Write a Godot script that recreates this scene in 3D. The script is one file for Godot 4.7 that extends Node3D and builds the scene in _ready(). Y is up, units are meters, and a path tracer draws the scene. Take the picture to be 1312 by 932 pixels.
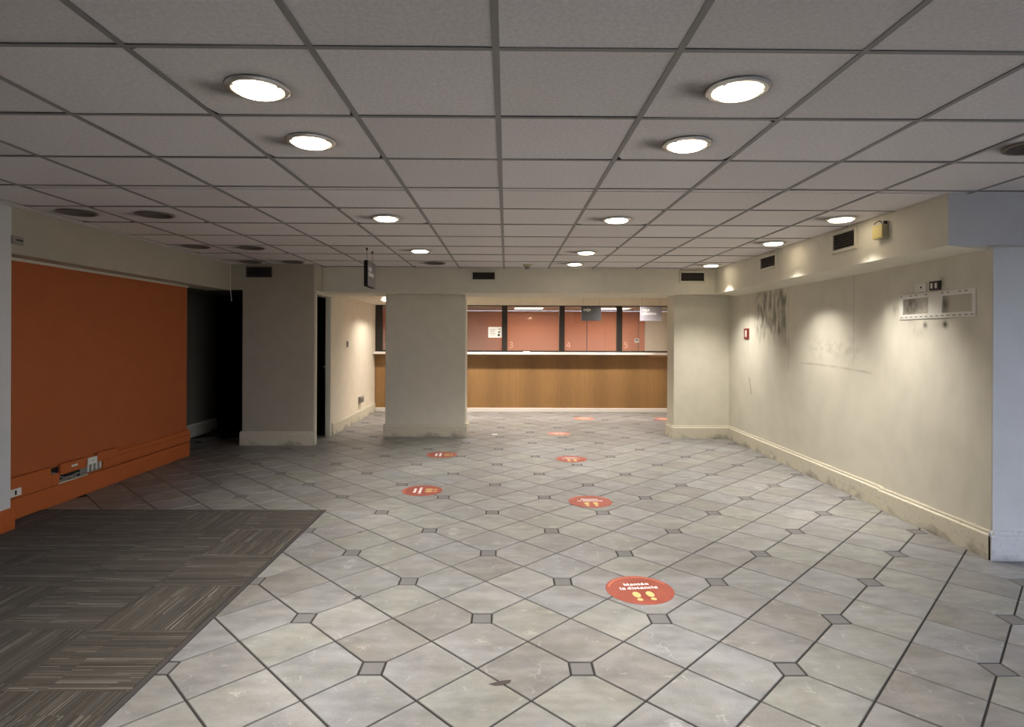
extends Node3D

# room measures, metres: x right, y up, depth = -z from the camera
const EYE := 1.43
const CEIL := 2.38
const SOFFIT := 2.045
const ROOF := 2.78

var M := {}
var rng := RandomNumberGenerator.new()
var used := {}
var cache := {}

# ------------------------------------------------------------------ helpers
func W(x: float, y: float, depth: float) -> Vector3:
	return Vector3(x, y, -depth)

func numbered(called: String) -> String:
	var n: int = used.get(called, 0)
	used[called] = n + 1
	return called if n == 0 else "%s_%03d" % [called, n]

func tag(o: Node, label: String, category: String = "", group: String = "", kind: String = "") -> void:
	o.set_meta("label", label)
	if category: o.set_meta("category", category)
	if group: o.set_meta("group", group)
	if kind: o.set_meta("kind", kind)

func thing(called: String, label: String, category: String, at: Vector3, turn: float = 0.0, group: String = "") -> Node3D:
	var o := Node3D.new()
	o.name = numbered(called)
	add_child(o)
	o.position = at
	o.rotation.y = turn
	tag(o, label, category, group)
	return o

func part(called: String, mesh: Mesh, mat: Material, parent: Node, at: Vector3 = Vector3.ZERO, rot: Vector3 = Vector3.ZERO) -> MeshInstance3D:
	var o := MeshInstance3D.new()
	o.name = called
	o.mesh = mesh
	if mat: o.material_override = mat
	o.position = at
	o.rotation = rot
	o.cast_shadow = GeometryInstance3D.SHADOW_CASTING_SETTING_ON
	parent.add_child(o, true)
	return o

func struct(called: String, mesh: Mesh, mat: Material, label: String, at: Vector3 = Vector3.ZERO) -> MeshInstance3D:
	var o := part(numbered(called), mesh, mat, self, at)
	tag(o, label, "", "", "structure")
	return o

func st_new() -> SurfaceTool:
	var st := SurfaceTool.new()
	st.begin(Mesh.PRIMITIVE_TRIANGLES)
	st.set_smooth_group(-1)
	return st

func done(st: SurfaceTool) -> ArrayMesh:
	st.generate_normals()
	return st.commit()

# a flat convex polygon, turned so that it faces along «out»
func face(st: SurfaceTool, pts: Array, out: Vector3, uvs: Array = []) -> void:
	var p := pts.duplicate()
	var u := uvs.duplicate()
	var n := Vector3.ZERO
	for k in range(1, p.size() - 1):
		n += (p[k + 1] - p[0]).cross(p[k] - p[0])
	if n.dot(out) < 0.0:
		p.reverse()
		u.reverse()
	for k in range(1, p.size() - 1):
		for q in [0, k, k + 1]:
			if u.size():
				st.set_uv(u[q])
				st.set_uv2(u[q])
			st.add_vertex(p[q])

func add_box(st: SurfaceTool, lo: Vector3, hi: Vector3, b: float = 0.0) -> void:
	var c := (lo + hi) / 2.0
	var h := (hi - lo) / 2.0
	b = minf(b, minf(h.x, minf(h.y, h.z)) * 0.6)
	for ax in 3:
		var a1 := (ax + 1) % 3
		var a2 := (ax + 2) % 3
		for s in [-1.0, 1.0]:
			var pts := []
			for q in [[-1, -1], [1, -1], [1, 1], [-1, 1]]:
				var v := Vector3.ZERO
				v[ax] = s * h[ax]
				v[a1] = q[0] * (h[a1] - b)
				v[a2] = q[1] * (h[a2] - b)
				pts.append(c + v)
			var n := Vector3.ZERO
			n[ax] = s
			face(st, pts, n)
		if b > 0.0:
			for s1 in [-1.0, 1.0]:
				for s2 in [-1.0, 1.0]:
					var pts := []
					for q in [[-1, 0], [1, 0], [1, 1], [-1, 1]]:
						var v := Vector3.ZERO
						v[ax] = q[0] * (h[ax] - b)
						v[a1] = s1 * (h[a1] if q[1] == 0 else h[a1] - b)
						v[a2] = s2 * (h[a2] - b if q[1] == 0 else h[a2])
						pts.append(c + v)
					var n := Vector3.ZERO
					n[a1] = s1
					n[a2] = s2
					face(st, pts, n)
	if b > 0.0:
		for sx in [-1.0, 1.0]:
			for sy in [-1.0, 1.0]:
				for sz in [-1.0, 1.0]:
					var s := Vector3(sx, sy, sz)
					face(st, [c + s * (h - Vector3(0, b, b)), c + s * (h - Vector3(b, 0, b)), c + s * (h - Vector3(b, b, 0))], s)

func boxm(size: Vector3, b: float = 0.0) -> ArrayMesh:
	var key := ["box", size, b]
	if not cache.has(key):
		var st := st_new()
		add_box(st, -size / 2.0, size / 2.0, b)
		cache[key] = done(st)
	return cache[key]

# world box between two corners given as (x, y, depth)
func wbox(x0: float, x1: float, y0: float, y1: float, d0: float, d1: float, b: float = 0.0) -> ArrayMesh:
	var st := st_new()
	add_box(st, Vector3(x0, y0, -d1), Vector3(x1, y1, -d0), b)
	return done(st)

# a profile of (radius, y) turned round the y axis
func lathe(prof: Array, sides: int = 32) -> ArrayMesh:
	var st := SurfaceTool.new()
	st.begin(Mesh.PRIMITIVE_TRIANGLES)
	st.set_smooth_group(-1)
	for k in prof.size() - 1:
		var p: Vector2 = prof[k]
		var q: Vector2 = prof[k + 1]
		var out2 := Vector2(p.y - q.y, q.x - p.x)      # to the left of travel reversed: outward for upward travel on the outside
		for s in sides:
			var a := TAU * s / sides
			var e := TAU * (s + 1) / sides
			var m := (a + e) / 2.0
			var pts := [Vector3(p.x * cos(a), p.y, p.x * sin(a)), Vector3(p.x * cos(e), p.y, p.x * sin(e)), Vector3(q.x * cos(e), q.y, q.x * sin(e)), Vector3(q.x * cos(a), q.y, q.x * sin(a))]
			if q.x < 0.0001: pts.remove_at(3)
			elif p.x < 0.0001: pts.remove_at(1)
			face(st, pts, Vector3(-out2.x * cos(m), -out2.y, -out2.x * sin(m)))
	return done(st)

# a closed convex-ish outline (x, y) pushed out along z by «depth» (centred)
func prism(outline: PackedVector2Array, depth: float) -> ArrayMesh:
	var st := st_new()
	var tri := Geometry2D.triangulate_polygon(outline)
	for s in [-1.0, 1.0]:
		for k in range(0, tri.size(), 3):
			var pts := []
			for q in 3:
				var v := outline[tri[k + q]]
				pts.append(Vector3(v.x, v.y, s * depth / 2.0))
			face(st, pts, Vector3(0, 0, s))
	var sgn := 1.0 if Geometry2D.is_polygon_clockwise(outline) else -1.0
	for k in outline.size():
		var a := outline[k]
		var c := outline[(k + 1) % outline.size()]
		var t := (c - a)
		face(st, [Vector3(a.x, a.y, -depth / 2), Vector3(c.x, c.y, -depth / 2), Vector3(c.x, c.y, depth / 2), Vector3(a.x, a.y, depth / 2)], Vector3(-t.y, t.x, 0) * sgn)
	return done(st)

func tube(st: SurfaceTool, pts: Array, r: float, sides: int = 8) -> void:
	for k in pts.size() - 1:
		var a: Vector3 = pts[k]
		var c: Vector3 = pts[k + 1]
		var d := (c - a).normalized()
		var u := d.cross(Vector3.UP if absf(d.y) < 0.9 else Vector3.RIGHT).normalized()
		var v := d.cross(u)
		for s in sides:
			var o1 := u * cos(TAU * s / sides) + v * sin(TAU * s / sides)
			var o2 := u * cos(TAU * (s + 1) / sides) + v * sin(TAU * (s + 1) / sides)
			face(st, [a + o1 * r, a + o2 * r, c + o2 * r, c + o1 * r], o1 + o2)

func mat(c: Color, rough: float = 0.7, metal: float = 0.0) -> StandardMaterial3D:
	var m := StandardMaterial3D.new()
	m.albedo_color = c
	m.roughness = rough
	m.metallic = metal
	return m

func c8(r: float, g: float, b: float) -> Color:
	return Color(r / 255.0, g / 255.0, b / 255.0)

func tex(im: Image) -> ImageTexture:
	return ImageTexture.create_from_image(im)

func noise(seed_: int, freq: float, oct: int = 4) -> FastNoiseLite:
	var n := FastNoiseLite.new()
	n.seed = seed_
	n.frequency = freq
	n.noise_type = FastNoiseLite.TYPE_SIMPLEX_SMOOTH
	n.fractal_octaves = oct
	return n

# ------------------------------------------------------------------ materials
func plaster(c: Color, strength: float = 0.13) -> StandardMaterial3D:
	var m := mat(c, 0.75)
	if not cache.has("plaster"):
		var t := NoiseTexture2D.new()
		t.width = 512
		t.height = 512
		t.seamless = true
		t.noise = noise(11, 0.06, 4)
		t.as_normal_map = true
		t.bump_strength = 3.0
		cache["plaster"] = t
		var t2 := NoiseTexture2D.new()
		t2.width = 512
		t2.height = 512
		t2.seamless = true
		t2.noise = noise(12, 0.008, 5)
		var g := Gradient.new()
		g.set_color(0, Color(0.965, 0.965, 0.96))
		g.set_color(1, Color(1, 1, 1))
		t2.color_ramp = g
		cache["plaster_tone"] = t2
	m.normal_enabled = true
	m.normal_texture = cache["plaster"]
	m.normal_scale = strength
	m.albedo_texture = cache["plaster_tone"]
	m.uv1_triplanar = true
	m.uv1_world_triplanar = true
	m.uv1_scale = Vector3(0.9, 0.9, 0.9)
	return m

func make_materials() -> void:
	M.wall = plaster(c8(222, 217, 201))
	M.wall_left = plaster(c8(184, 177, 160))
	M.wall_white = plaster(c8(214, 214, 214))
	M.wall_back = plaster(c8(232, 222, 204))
	M.orange = plaster(c8(176, 94, 48), 0.4)
	M.orange_base = plaster(c8(186, 96, 42), 0.2)
	M.orange_back = plaster(c8(206, 122, 80), 0.2)
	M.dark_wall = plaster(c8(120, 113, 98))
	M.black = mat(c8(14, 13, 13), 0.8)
	M.slab = mat(c8(70, 68, 66), 0.9)
	M.bar = mat(c8(140, 138, 136), 0.55)
	M.chrome = mat(c8(206, 204, 200), 0.25, 0.55)
	M.dull = mat(c8(128, 117, 108), 0.6)
	M.soot = mat(c8(122, 111, 102), 0.85)
	M.steel = mat(c8(150, 148, 144), 0.4, 0.7)
	M.mullion = mat(c8(40, 35, 30), 0.45)
	M.white_plastic = mat(c8(226, 224, 216), 0.45)
	M.grey_plastic = mat(c8(150, 146, 138), 0.5)
	M.dark_plastic = mat(c8(30, 26, 24), 0.4)
	M.counter_white = mat(c8(224, 218, 212), 0.4)
	M.paper = mat(c8(240, 240, 236), 0.8)
	M.yellow_plastic = mat(c8(222, 204, 132), 0.5)
	M.yellow_side = mat(c8(178, 172, 142), 0.5)
	M.sign_dark = mat(c8(80, 80, 82), 0.35)
	M.sign_grey = mat(c8(150, 147, 157), 0.3)
	M.sign_mid = mat(c8(112, 110, 112), 0.35)
	M.letter_white = mat(c8(246, 246, 244), 0.6)
	M.letter_ghost = mat(c8(240, 186, 158), 0.7)
	M.red = mat(c8(126, 30, 22), 0.5)
	M.vent_frame = mat(c8(212, 207, 190), 0.5)
	M.vent_slat = mat(c8(96, 88, 84), 0.5)
	M.vent_dark = mat(c8(20, 16, 16), 0.8)
	M.rubber = mat(c8(58, 53, 52), 0.7)
	M.footprint = mat(c8(200, 178, 116), 0.6)
	M.ring_pale = mat(c8(190, 110, 86), 0.6)
	M.chip = mat(c8(66, 58, 56), 0.9)
	M.inset = mat(c8(104, 102, 102), 0.6)
	M.grout = mat(c8(40, 36, 34), 0.9)
	M.trim_white = mat(c8(214, 206, 190), 0.5)
	M.board_dark = mat(c8(60, 54, 48), 0.7)

	var glass := StandardMaterial3D.new()
	glass.transparency = BaseMaterial3D.TRANSPARENCY_ALPHA
	glass.albedo_color = Color(1, 1, 1, 0.04)
	glass.roughness = 0.02
	M.glass = glass

	var glow := mat(c8(255, 248, 232), 0.5)
	glow.emission_enabled = true
	glow.emission = c8(255, 236, 206)
	glow.emission_energy_multiplier = 9.0
	M.glow = glow
	var panel := mat(c8(250, 250, 246), 0.5)
	panel.emission_enabled = true
	panel.emission = c8(255, 246, 232)
	panel.emission_energy_multiplier = 1.6
	M.panel_glow = panel

	# ceiling tile: fine mineral-fibre speckle
	var ct := NoiseTexture2D.new()
	ct.width = 512
	ct.height = 512
	ct.seamless = true
	ct.noise = noise(21, 0.05, 5)
	var g := Gradient.new()
	g.set_color(0, Color(0.91, 0.905, 0.9))
	g.set_color(1, Color(1, 1, 1))
	ct.color_ramp = g
	var tones := [c8(232, 228, 227), c8(228, 223, 222), c8(236, 232, 232)]
	M.tile_c = []
	for k in 3:
		var m := mat(tones[k], 0.9)
		m.albedo_texture = ct
		m.uv1_triplanar = true
		m.uv1_world_triplanar = true
		m.uv1_scale = Vector3(1.7, 1.7, 1.7)
		m.uv1_offset = Vector3(0.31 * k, 0.17 * k, 0.53 * k)
		M.tile_c.append(m)

	# tiles with a lamp: soot drawn out to one side of the fitting
	M.tile_sooty = []
	for q in 2:
		var si := Image.create(192, 192, false, Image.FORMAT_RGB8)
		var sn := noise(23 + q, 0.03, 4)
		for y in 192:
			for x in 192:
				var p := Vector2((x + 0.5) / 192.0 - 0.5, (y + 0.5) / 192.0 - 0.5) * 1.22
				var e := exp(-pow((p.x + 0.13) / 0.10, 2.0) - pow((p.y + 0.015) / 0.075, 2.0)) * (0.42 if q == 0 else 0.3)
				e += exp(-pow((p.length() - 0.12) / 0.03, 2.0)) * (0.10 if q == 0 else 0.22)
				e = clampf(e * (0.8 + 0.8 * sn.get_noise_2d(x, y)), 0.0, 0.7)
				si.set_pixel(x, y, Color(1 - e, 1 - e * 1.02, 1 - e * 1.05))
		var m: StandardMaterial3D = M.tile_c[0].duplicate()
		m.detail_enabled = true
		m.detail_blend_mode = BaseMaterial3D.BLEND_MODE_MUL
		m.detail_uv_layer = BaseMaterial3D.DETAIL_UV_2
		m.detail_albedo = tex(si)
		M.tile_sooty.append(m)

	# glazed stoneware: grey clouds, brownish smears, a few pale scuffs
	var n := 768
	var im := Image.create(n, n, false, Image.FORMAT_RGB8)
	var na := noise(31, 0.011, 4)
	var nb := noise(32, 0.03, 4)
	var nc := noise(33, 0.006, 3)
	var nd := noise(34, 0.16, 2)
	var ne := noise(35, 0.012, 5)
	for y in n:
		for x in n:
			# wrap by folding so that the repeats meet
			var fx := absf(x - n / 2.0)
			var fy := absf(y - n / 2.0)
			var v := 0.72 + 0.10 * na.get_noise_2d(fx * 0.5 + fy * 0.3, fy * 1.3) + 0.05 * nb.get_noise_2d(fx * 0.6, fy) + 0.03 * nd.get_noise_2d(x, y)
			var warm := clampf(nc.get_noise_2d(fx, fy) * 0.6 + 0.25, 0.0, 1.0)
			var vein := 1.0 - absf(ne.get_noise_2d(fx + 300.0, fy)) * 11.0
			var scuff := clampf(vein, 0.0, 1.0) * clampf(na.get_noise_2d(fx + 900.0, fy) * 4.0 - 0.9, 0.0, 1.0)
			v += 0.17 * scuff
			im.set_pixel(x, y, Color(clampf(v * (1.0 + 0.015 * warm), 0, 1), clampf(v * (0.992 + 0.004 * warm), 0, 1), clampf(v * (0.985 - 0.05 * warm), 0, 1)))
	var ft := tex(im)
	M.tile_f = []
	var ft_tone := [c8(178, 178, 181), c8(172, 171, 173), c8(182, 182, 183), c8(175, 176, 180), c8(167, 165, 165), c8(179, 180, 178)]
	for k in 6:
		var m := mat(ft_tone[k], 0.46)
		m.albedo_texture = ft
		m.uv1_triplanar = true
		m.uv1_world_triplanar = true
		m.uv1_scale = Vector3(0.62, 0.62, 0.62)
		m.uv1_offset = Vector3(0.37 * k, 0.11 * k, 0.61 * k)
		M.tile_f.append(m)

	# loop pile carpet: lines of many widths, lengths and tones
	M.carpet = []
	for k in 4:
		var w := 256
		var ci := Image.create(w, w, false, Image.FORMAT_RGB8)
		var r := RandomNumberGenerator.new()
		r.seed = 500 + k
		ci.fill(c8(76, 70, 64))
		var x := 0
		var band := 0.0
		while x < w:
			if r.randf() < 0.14: band = r.randf_range(-9.0, 9.0)
			var wide := r.randi_range(1, 3)
			var y := 0
			while y < w:
				var long := r.randi_range(40, 240)
				var t := r.randf_range(-12.0, 12.0) + band
				if r.randf() < 0.13: t += r.randf_range(18.0, 58.0)
				if r.randf() < 0.12: t -= 16.0
				var tint := r.randf_range(-3.0, 4.0)
				ci.fill_rect(Rect2i(x, y, wide, long), c8(57 + t + tint, 52 + t, 45 + t - tint))
				y += long
			x += wide
		for q in 16000:
			var px := r.randi_range(0, w - 1)
			var py := r.randi_range(0, w - 1)
			var f := r.randf_range(0.78, 1.2)
			var c := ci.get_pixel(px, py)
			ci.set_pixel(px, py, Color(minf(c.r * f, 1), minf(c.g * f, 1), minf(c.b * f, 1)))
		var m := mat(Color.WHITE, 0.95)
		m.albedo_texture = tex(ci)
		m.rim_enabled = true
		m.rim = 0.15
		M.carpet.append(m)

	# light oak veneer: upright strips of fine grain
	var wi := Image.create(512, 256, false, Image.FORMAT_RGB8)
	var nw := noise(41, 0.05, 3)
	var ng := noise(42, 0.35, 3)
	for x in 512:
		var strip := 0.05 * sin(floorf(x / 16.0) * 12.9898) + 0.045 * nw.get_noise_1d(x * 2.0)
		for y in 256:
			var v := 0.93 + strip + 0.10 * ng.get_noise_2d(x * 1.0, y * 0.04)
			wi.set_pixel(x, y, Color(0.60 * v, 0.455 * v, 0.28 * v))
	M.oak = mat(Color.WHITE, 0.5)
	M.oak.albedo_texture = tex(wi)
	M.oak.uv1_triplanar = true
	M.oak.uv1_world_triplanar = true
	M.oak.uv1_scale = Vector3(0.75, 0.75, 0.75)

	# skirting: scuffed and grimy in patches along its foot
	M.skirt = skirting(c8(210, 203, 184), 51, 0.6)
	M.skirt_blue = skirting(c8(206, 206, 208), 52, 0.5)
	M.skirt_orange = skirting(c8(186, 94, 40), 53, 0.35)

	# red vinyl of the floor marks: slightly worn
	var vi := NoiseTexture2D.new()
	vi.width = 256
	vi.height = 256
	vi.noise = noise(61, 0.02, 5)
	var vg := Gradient.new()
	vg.set_color(0, c8(134, 60, 48))
	vg.set_color(1, c8(156, 82, 68))
	vi.color_ramp = vg
	M.vinyl = mat(Color.WHITE, 0.4)
	M.vinyl.albedo_texture = vi
	M.vinyl.uv1_triplanar = true
	M.vinyl.uv1_world_triplanar = true
	M.vinyl_worn = mat(c8(186, 122, 106), 0.5)

	M.wall_stained = stained_wall()
	M.pilaster_stained = stained_pilaster()

func skirting(c: Color, seed_: int, amount: float) -> StandardMaterial3D:
	var w := 512
	var h := 48
	var im := Image.create(w, h, false, Image.FORMAT_RGB8)
	var a := noise(seed_, 0.012, 5)
	var b := noise(seed_ + 7, 0.08, 3)
	for x in w:
		for y in h:
			var up := 1.0 - float(y) / h          # 0 at the foot
			var d := clampf(a.get_noise_2d(x, y * 2.0) * 0.9 + 0.42 - up * 1.5, 0.0, 1.0) * 0.55
			d += clampf(b.get_noise_2d(x, y) - 0.25, 0.0, 1.0) * 0.35
			d = clampf(d * amount, 0.0, 0.8)
			im.set_pixel(x, y, Color(c.r * (1 - d), c.g * (1 - d * 1.04), c.b * (1 - d * 1.06)))
	var m := mat(Color.WHITE, 0.5)
	m.albedo_texture = tex(im)
	return m

# right wall: dark rubbed patch where a notice board hung, a long graze, ghost lines
func stained_wall() -> StandardMaterial3D:
	var w := 768
	var h := 480
	var im := Image.create(w, h, false, Image.FORMAT_RGB8)
	var a := noise(71, 0.02, 4)
	var b := noise(72, 0.05, 4)
	var c := noise(73, 0.01, 3)
	for px in w:
		var dep := lerpf(4.95, 8.46, float(px) / w)
		for py in h:
			var yy := lerpf(2.05, 0.0, float(py) / h)
			var d := 0.03 + 0.03 * c.get_noise_2d(px, py)
			# rubbed patch
			if dep > 6.7 and dep < 7.62 and yy > 1.2:
				var e := smoothstep(6.7, 6.76, dep) * (1.0 - smoothstep(7.5, 7.62, dep)) * smoothstep(1.2, 1.5, yy) * (1.0 - smoothstep(1.8, 1.98, yy))
				var str_ := clampf(a.get_noise_2d(px * 2.0, py * 0.75) * 1.2 + 0.36, 0.0, 1.0)
				str_ += 0.35 * (1.0 - smoothstep(0.0, 0.12, absf(dep - 6.86)))
				d += 0.36 * e * clampf(str_, 0.0, 1.1)
			# long graze
			var line := 1.055 + 0.035 * sin((dep - 5.1) * 1.4)
			if dep > 5.15 and dep < 6.4:
				d += 0.16 * (1.0 - smoothstep(0.0, 0.018, absf(yy - line))) * (0.5 + 0.5 * b.get_noise_2d(px * 0.5, 3.0))
				d += 0.10 * (1.0 - smoothstep(0.0, 0.16, absf(yy - 1.24))) * clampf(b.get_noise_2d(px * 0.7, py) + 0.3, 0.0, 1.0) * smoothstep(5.15, 5.5, dep) * (1.0 - smoothstep(6.0, 6.4, dep))
			# ghost edges of removed boards
			if absf(dep - 6.68) < 0.012 and yy > 1.0: d += 0.05
			if absf(dep - 5.42) < 0.010 and yy > 1.12: d += 0.05
			if absf(dep - 7.72) < 0.02 and yy > 1.1: d -= 0.03
			# scratch near the far corner
			if absf(dep - (7.72 + (yy - 0.75) * 0.35)) < 0.014 and yy > 0.66 and yy < 0.86: d += 0.18
			d = clampf(d, 0.0, 0.7)
			im.set_pixel(px, py, Color(0.871 * (1 - d), 0.851 * (1 - d * 1.02), 0.788 * (1 - d * 1.05)))
	var m := mat(Color.WHITE, 0.75)
	m.albedo_texture = tex(im)
	m.texture_repeat = false
	return m

# pilaster: dust shadows round the screen bracket, plug holes below it
func stained_pilaster() -> StandardMaterial3D:
	var w := 512
	var h := 512
	var im := Image.create(w, h, false, Image.FORMAT_RGB8)
	var a := noise(81, 0.02, 4)
	var c := noise(83, 0.01, 3)
	for px in w:
		var dep := lerpf(3.83, 4.95, float(px) / w)
		for py in h:
			var yy := lerpf(2.05, 0.0, float(py) / h)
			var d := 0.03 + 0.03 * c.get_noise_2d(px, py)
			for blob in [[4.62, 1.68, 0.07, 0.09, 0.34], [4.58, 1.70, 0.16, 0.06, 0.2], [4.25, 1.69, 0.035, 0.08, 0.42], [4.28, 1.855, 0.03, 0.035, 0.3], [4.45, 1.545, 0.022, 0.02, 0.5], [4.245, 1.545, 0.024, 0.024, 0.5], [4.80, 1.68, 0.03, 0.05, 0.2], [4.3, 1.55, 0.06, 0.03, 0.12], [4.52, 1.5, 0.10, 0.05, 0.10], [4.05, 1.5, 0.09, 0.09, 0.06]]:
				var q: float = pow((dep - blob[0]) / blob[2], 2.0) + pow((yy - blob[1]) / blob[3], 2.0)
				if q < 4.0: d += blob[4] * exp(-q) * (0.75 + 0.5 * a.get_noise_2d(px * 2.0, py * 2.0))
			if yy > 1.6 and yy < 1.76 and dep > 4.42 and dep < 4.72: d += 0.12 + 0.14 * clampf(a.get_noise_2d(px * 3.0, py * 2.0), 0.0, 1.0)
			if yy > 1.6 and yy < 1.76 and dep > 4.0 and dep < 4.28: d += 0.10
			d = clampf(d, 0.0, 0.75)
			im.set_pixel(px, py, Color(0.871 * (1 - d), 0.851 * (1 - d * 1.02), 0.788 * (1 - d * 1.05)))
	var m := mat(Color.WHITE, 0.75)
	m.albedo_texture = tex(im)
	m.texture_repeat = false
	return m

# ------------------------------------------------------------------ lettering
func words(called: String, text: String, tall: float, m: Material, parent: Node, at: Vector3, rot: Vector3, align: int = HORIZONTAL_ALIGNMENT_LEFT, bold: bool = true, thick: float = 0.0008) -> MeshInstance3D:
	var t := TextMesh.new()
	var f := SystemFont.new()
	f.font_names = PackedStringArray(["Droid Sans"])
	f.font_weight = 700 if bold else 400
	t.font = f
	t.font_size = 48
	t.pixel_size = tall / 48.0 * 1.05
	t.depth = thick
	t.text = text
	t.curve_step = 1.5
	t.horizontal_alignment = align
	t.vertical_alignment = VERTICAL_ALIGNMENT_CENTER
	return part(called, t, m, parent, at, rot)

# ------------------------------------------------------------------ setting
# skirting board along a wall from a to b (x, depth), «out» = direction into the room
func skirting_board(side: String, label: String, m: Material, a: Vector2, b: Vector2, out: Vector2, high: float = 0.185) -> void:
	var prof := [Vector2(0, 0), Vector2(0.026, 0), Vector2(0.026, high * 0.83), Vector2(0.021, high * 0.865), Vector2(0.013, high * 0.88), Vector2(0.013, high * 0.95), Vector2(0.008, high), Vector2(0, high)]
	var st := st_new()
	var A := Vector3(a.x, 0, -a.y)
	var B := Vector3(b.x, 0, -b.y)
	var o := Vector3(out.x, 0, -out.y)
	var long := A.distance_to(B)
	var c := o * 0.008 + Vector3.UP * high * 0.45
	for k in prof.size():
		var p: Vector2 = prof[k]
		var q: Vector2 = prof[(k + 1) % prof.size()]
		var mid := (p + q) / 2.0
		var v1 := 1.0 - p.y / high
		var v2 := 1.0 - q.y / high
		var op := o * p.x + Vector3.UP * p.y
		var oq := o * q.x + Vector3.UP * q.y
		face(st, [A + op, B + op, B + oq, A + oq], o * mid.x + Vector3.UP * mid.y - c, [Vector2(0, v1), Vector2(long * 0.6, v1), Vector2(long * 0.6, v2), Vector2(0, v2)])
	for e in [A, B]:
		var pts := []
		for p in prof: pts.append(e + o * p.x + Vector3.UP * p.y)
		face(st, pts, (e - (A + B) / 2.0), [Vector2(0.1, 1), Vector2(0.1, 1), Vector2(0.1, 0.2), Vector2(0.1, 0.15), Vector2(0.1, 0.1), Vector2(0.1, 0.05), Vector2(0.1, 0), Vector2(0.1, 0)])
	struct("baseboard_" + side, done(st), m, label)

func wall_uv(x: float, y0: float, y1: float, d0: float, d1: float) -> ArrayMesh:
	# a wall 0.15 thick whose room face looks to -x; u runs with depth
	var st := st_new()
	var n := [Vector3(x, y0, -d0), Vector3(x, y0, -d1), Vector3(x, y1, -d1), Vector3(x, y1, -d0)]
	face(st, n, Vector3.LEFT, [Vector2(0, 1), Vector2(1, 1), Vector2(1, 0), Vector2(0, 0)])
	var k := []
	for p in n: k.append(p + Vector3(0.15, 0, 0))
	var z := Vector2(0.01, 0.02)
	face(st, k, Vector3.RIGHT, [z, z, z, z])
	face(st, [n[0], n[3], k[3], k[0]], Vector3.BACK, [z, z, z, z])
	face(st, [n[1], n[2], k[2], k[1]], Vector3.FORWARD, [z, z, z, z])
	face(st, [n[0], n[1], k[1], k[0]], Vector3.DOWN, [z, z, z, z])
	face(st, [n[3], n[2], k[2], k[3]], Vector3.UP, [z, z, z, z])
	return done(st)

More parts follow.
